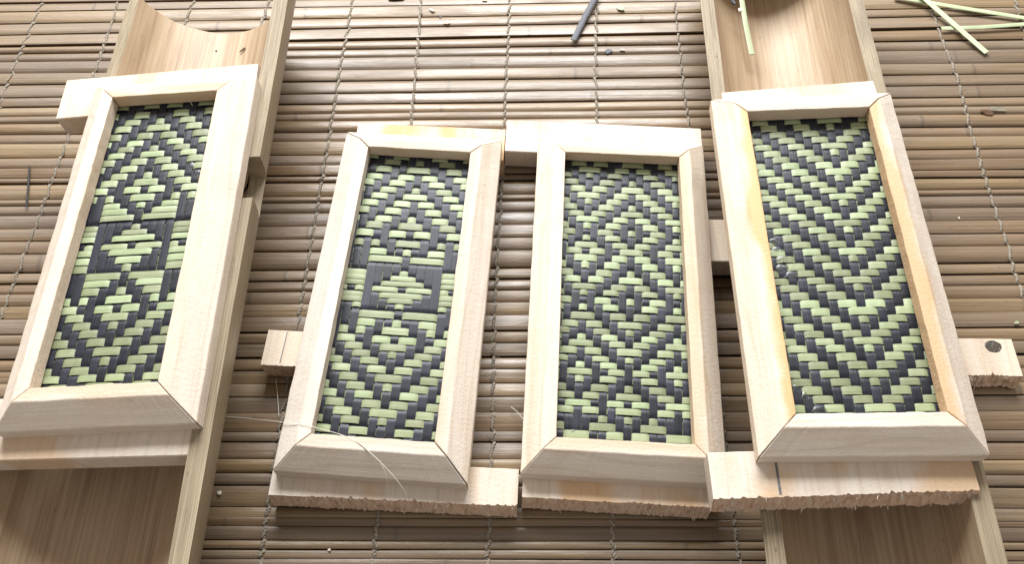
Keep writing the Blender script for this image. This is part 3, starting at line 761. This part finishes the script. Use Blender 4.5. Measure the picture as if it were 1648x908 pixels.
def chip(name, label, u, v, sx, sy, sz, rot, mat, z=0.0, cat='wood chip', seed=0):
    rr = random.Random(seed + 60); V = []; Fc = []; G = []
    n = 7; sz *= 0.45
    an = sorted(2 * math.pi * (k + rr.uniform(-.25, .25)) / n for k in range(n))
    for lv, sc in ((0, 1.0), (sz * .5, 1.03), (sz, 0.82)):
        for a in an:
            e = max(abs(math.cos(a)), abs(math.sin(a))); q = sc / e * (0.9 + rr.uniform(-.12, .12))
            V.append((sx / 2 * math.cos(a) * q, sy / 2 * math.sin(a) * q, lv + sz * rr.uniform(-.12, .12) * (lv > 0))); G.append(V[-1])
    Fc.append(tuple(range(n))[::-1]); Fc.append(tuple(2 * n + k for k in range(n)))
    for l in range(2):
        for k in range(n): Fc.append((l * n + k, l * n + (k + 1) % n, (l + 1) * n + (k + 1) % n, (l + 1) * n + k))
    o = mesh_obj(name, V, Fc, mat, grain=G); p = un(u, v, z); o.location = tuple(p); o.rotation_euler = (0, 0, rot)
    o['stain'] = 0.0
    return tag(o, label, cat, 'small debris')
ZM = -0.0010
chip('leaf_scrap', 'black glossy scrap at the top edge of the mat', 638, -4, .013, .006, .0022, .2, BLACK, ZM, 'scrap', 1)
chip('wood_chip', 'tan wood chip lying right of the black glossy scrap', 695, 16, .0045, .0022, .0012, -.6, PINE, ZM, seed=2)
chip('leaf_scrap', 'tiny black scrap beside a pale chip near the top edge', 708, 26, .003, .0014, .001, -.5, BLACK, ZM, 'scrap', 3)
chip('wood_chip', 'pale wood chip below the tiny black scrap', 719, 36, .005, .0035, .001, .3, PINE, ZM, seed=4)
chip('wood_chip', 'yellow wood crumb at the very top of the mat', 780, 0, .004, .002, .001, 0, PINE, ZM, seed=5)
chip('leaf_scrap', 'pale green square scrap right of the narrow black strip', 998, 12, .0050, .0065, .0008, .4, PALE, ZM, 'scrap', 6)
chip('leaf_scrap', 'small dark square scrap on the mat below the black strip', 979, 82, .0050, .0045, .0009, .7, BLACK, ZM, 'scrap', 7)
chip('wood_chip', 'small ochre chip next to the dark square scrap', 1002, 80, .0042, .0018, .001, 0, PINE, ZM, seed=8)
chip('bark_flake', 'brown bark flake on the mat right of the rightmost frame', 1588, 181, .0085, .0050, .0014, -.3, BARK, ZM, 'flake', 9)
chip('bark_flake', 'grey flat flake beside the brown bark flake', 1606, 175, .0110, .0040, .0006, -.05, make_plain('grey_flake', (.20, .17, .12), .8), ZM, 'flake', 10)
chip('leaf_scrap', 'tiny pale green crumb on the mat right of the rightmost frame', 1636, 520, .0035, .0020, .0010, .2, PALE, ZM, 'scrap', 11)
chip('wood_chip', 'white crumb on the mat between left culm and second frame', 353, 794, .0022, .0022, .0016, .2, FIBRE, ZM, seed=12)
chip('wood_chip', 'white speck on the mat beside the upper right frame edge', 1543, 351, .0012, .0012, .0010, .2, FIBRE, ZM, seed=13)
chip('wood_chip', 'white speck on the mat under the second frame corner', 530, 886, .0014, .0014, .0012, .2, FIBRE, ZM, seed=14)
chip('wood_chip', 'pale chip stuck on the left inner wall of the left culm', 199, 83, .0030, .0048, .0016, .2, PINE, .030, seed=15)
chip('wood_chip', 'brown shaving on the floor of the left culm', 300, 95, .0046, .0018, .0012, -.5, BARK, .0088, seed=16)
chip('wood_chip', 'tiny brown crumb on the floor of the left culm', 348, 82, .0016, .0014, .0012, .5, BARK, .0088, seed=17)
chip('wood_chip', 'thin brown shaving near the right wall of the left culm', 390, 80, .0014, .0060, .0010, -.6, BARK, .0120, seed=18)
chip('wood_chip', 'pair of pale crumbs beside the strip in the right culm', 1191, 16, .0030, .0040, .0016, .1, PINE, .0240, seed=19)
chip('leaf_scrap', 'dark scrap at the top of the right culm, left of the strip', 1180, 3, .0030, .0060, .0016, .3, BLACK, .0300, 'scrap', 20)

def fibre(label, pts, r=0.00016):
    P = [Vector(un(u, v, z)) for u, v, z in pts]; Q = []
    for i in range(len(P) - 1):
        p0 = P[max(i - 1, 0)]; p1 = P[i]; p2 = P[i + 1]; p3 = P[min(i + 2, len(P) - 1)]
        for k in range(6):
            t = k / 6
            Q.append(0.5 * ((2 * p1) + (p2 - p0) * t + (2 * p0 - 5 * p1 + 4 * p2 - p3) * t * t + (3 * p1 - p0 - 3 * p2 + p3) * t ** 3))
    Q.append(P[-1]); c = Q[0].copy()
    V, Fc = tube([q - c for q in Q], r, 5)
    o = mesh_obj('loose_fibre', V, Fc, FIBRE, smooth=True); o.location = c
    return tag(o, label, 'fibre', 'loose pale fibres')
ZF = TBL + RH
fibre('long pale fibre lying over the lower left corner of the second frame', [(362, 671, .0008), (400, 674, .003), (447, 679, .021), (478, 684, ZF - .001), (492, 683, ZF + .0006), (506, 688, ZF + .0003), (545, 699, ZF - .001), (575, 712, ZF + .0004), (598, 731, ZF + .0006), (617, 749, ZF + .0002), (640, 775, ZF - .004), (655, 798, ZF - .010)], .00015)
fibre('forked pale fibre hanging down the front of the second frame', [(545, 699, ZF + .0001), (580, 716, ZF + .0002), (612, 746, ZF + .0002), (621, 765, ZF - .002), (624, 785, ZF - .007), (628, 806, ZF - .013)], .00011)
fibre('short pale fibre standing below the square batten end', [(444, 610, .0020), (447, 640, .0012), (449, 672, .0012)], .00018)
fibre('short pale fibre on the mat between second and third frames', [(822, 655, .0005), (833, 664, .004), (842, 675, .010)], .00013)
fibre('curled pale fibre under the top rail of the leftmost frame', [(303, 156, .068), (306, 163, .0685), (310, 170, .067)], .00014)
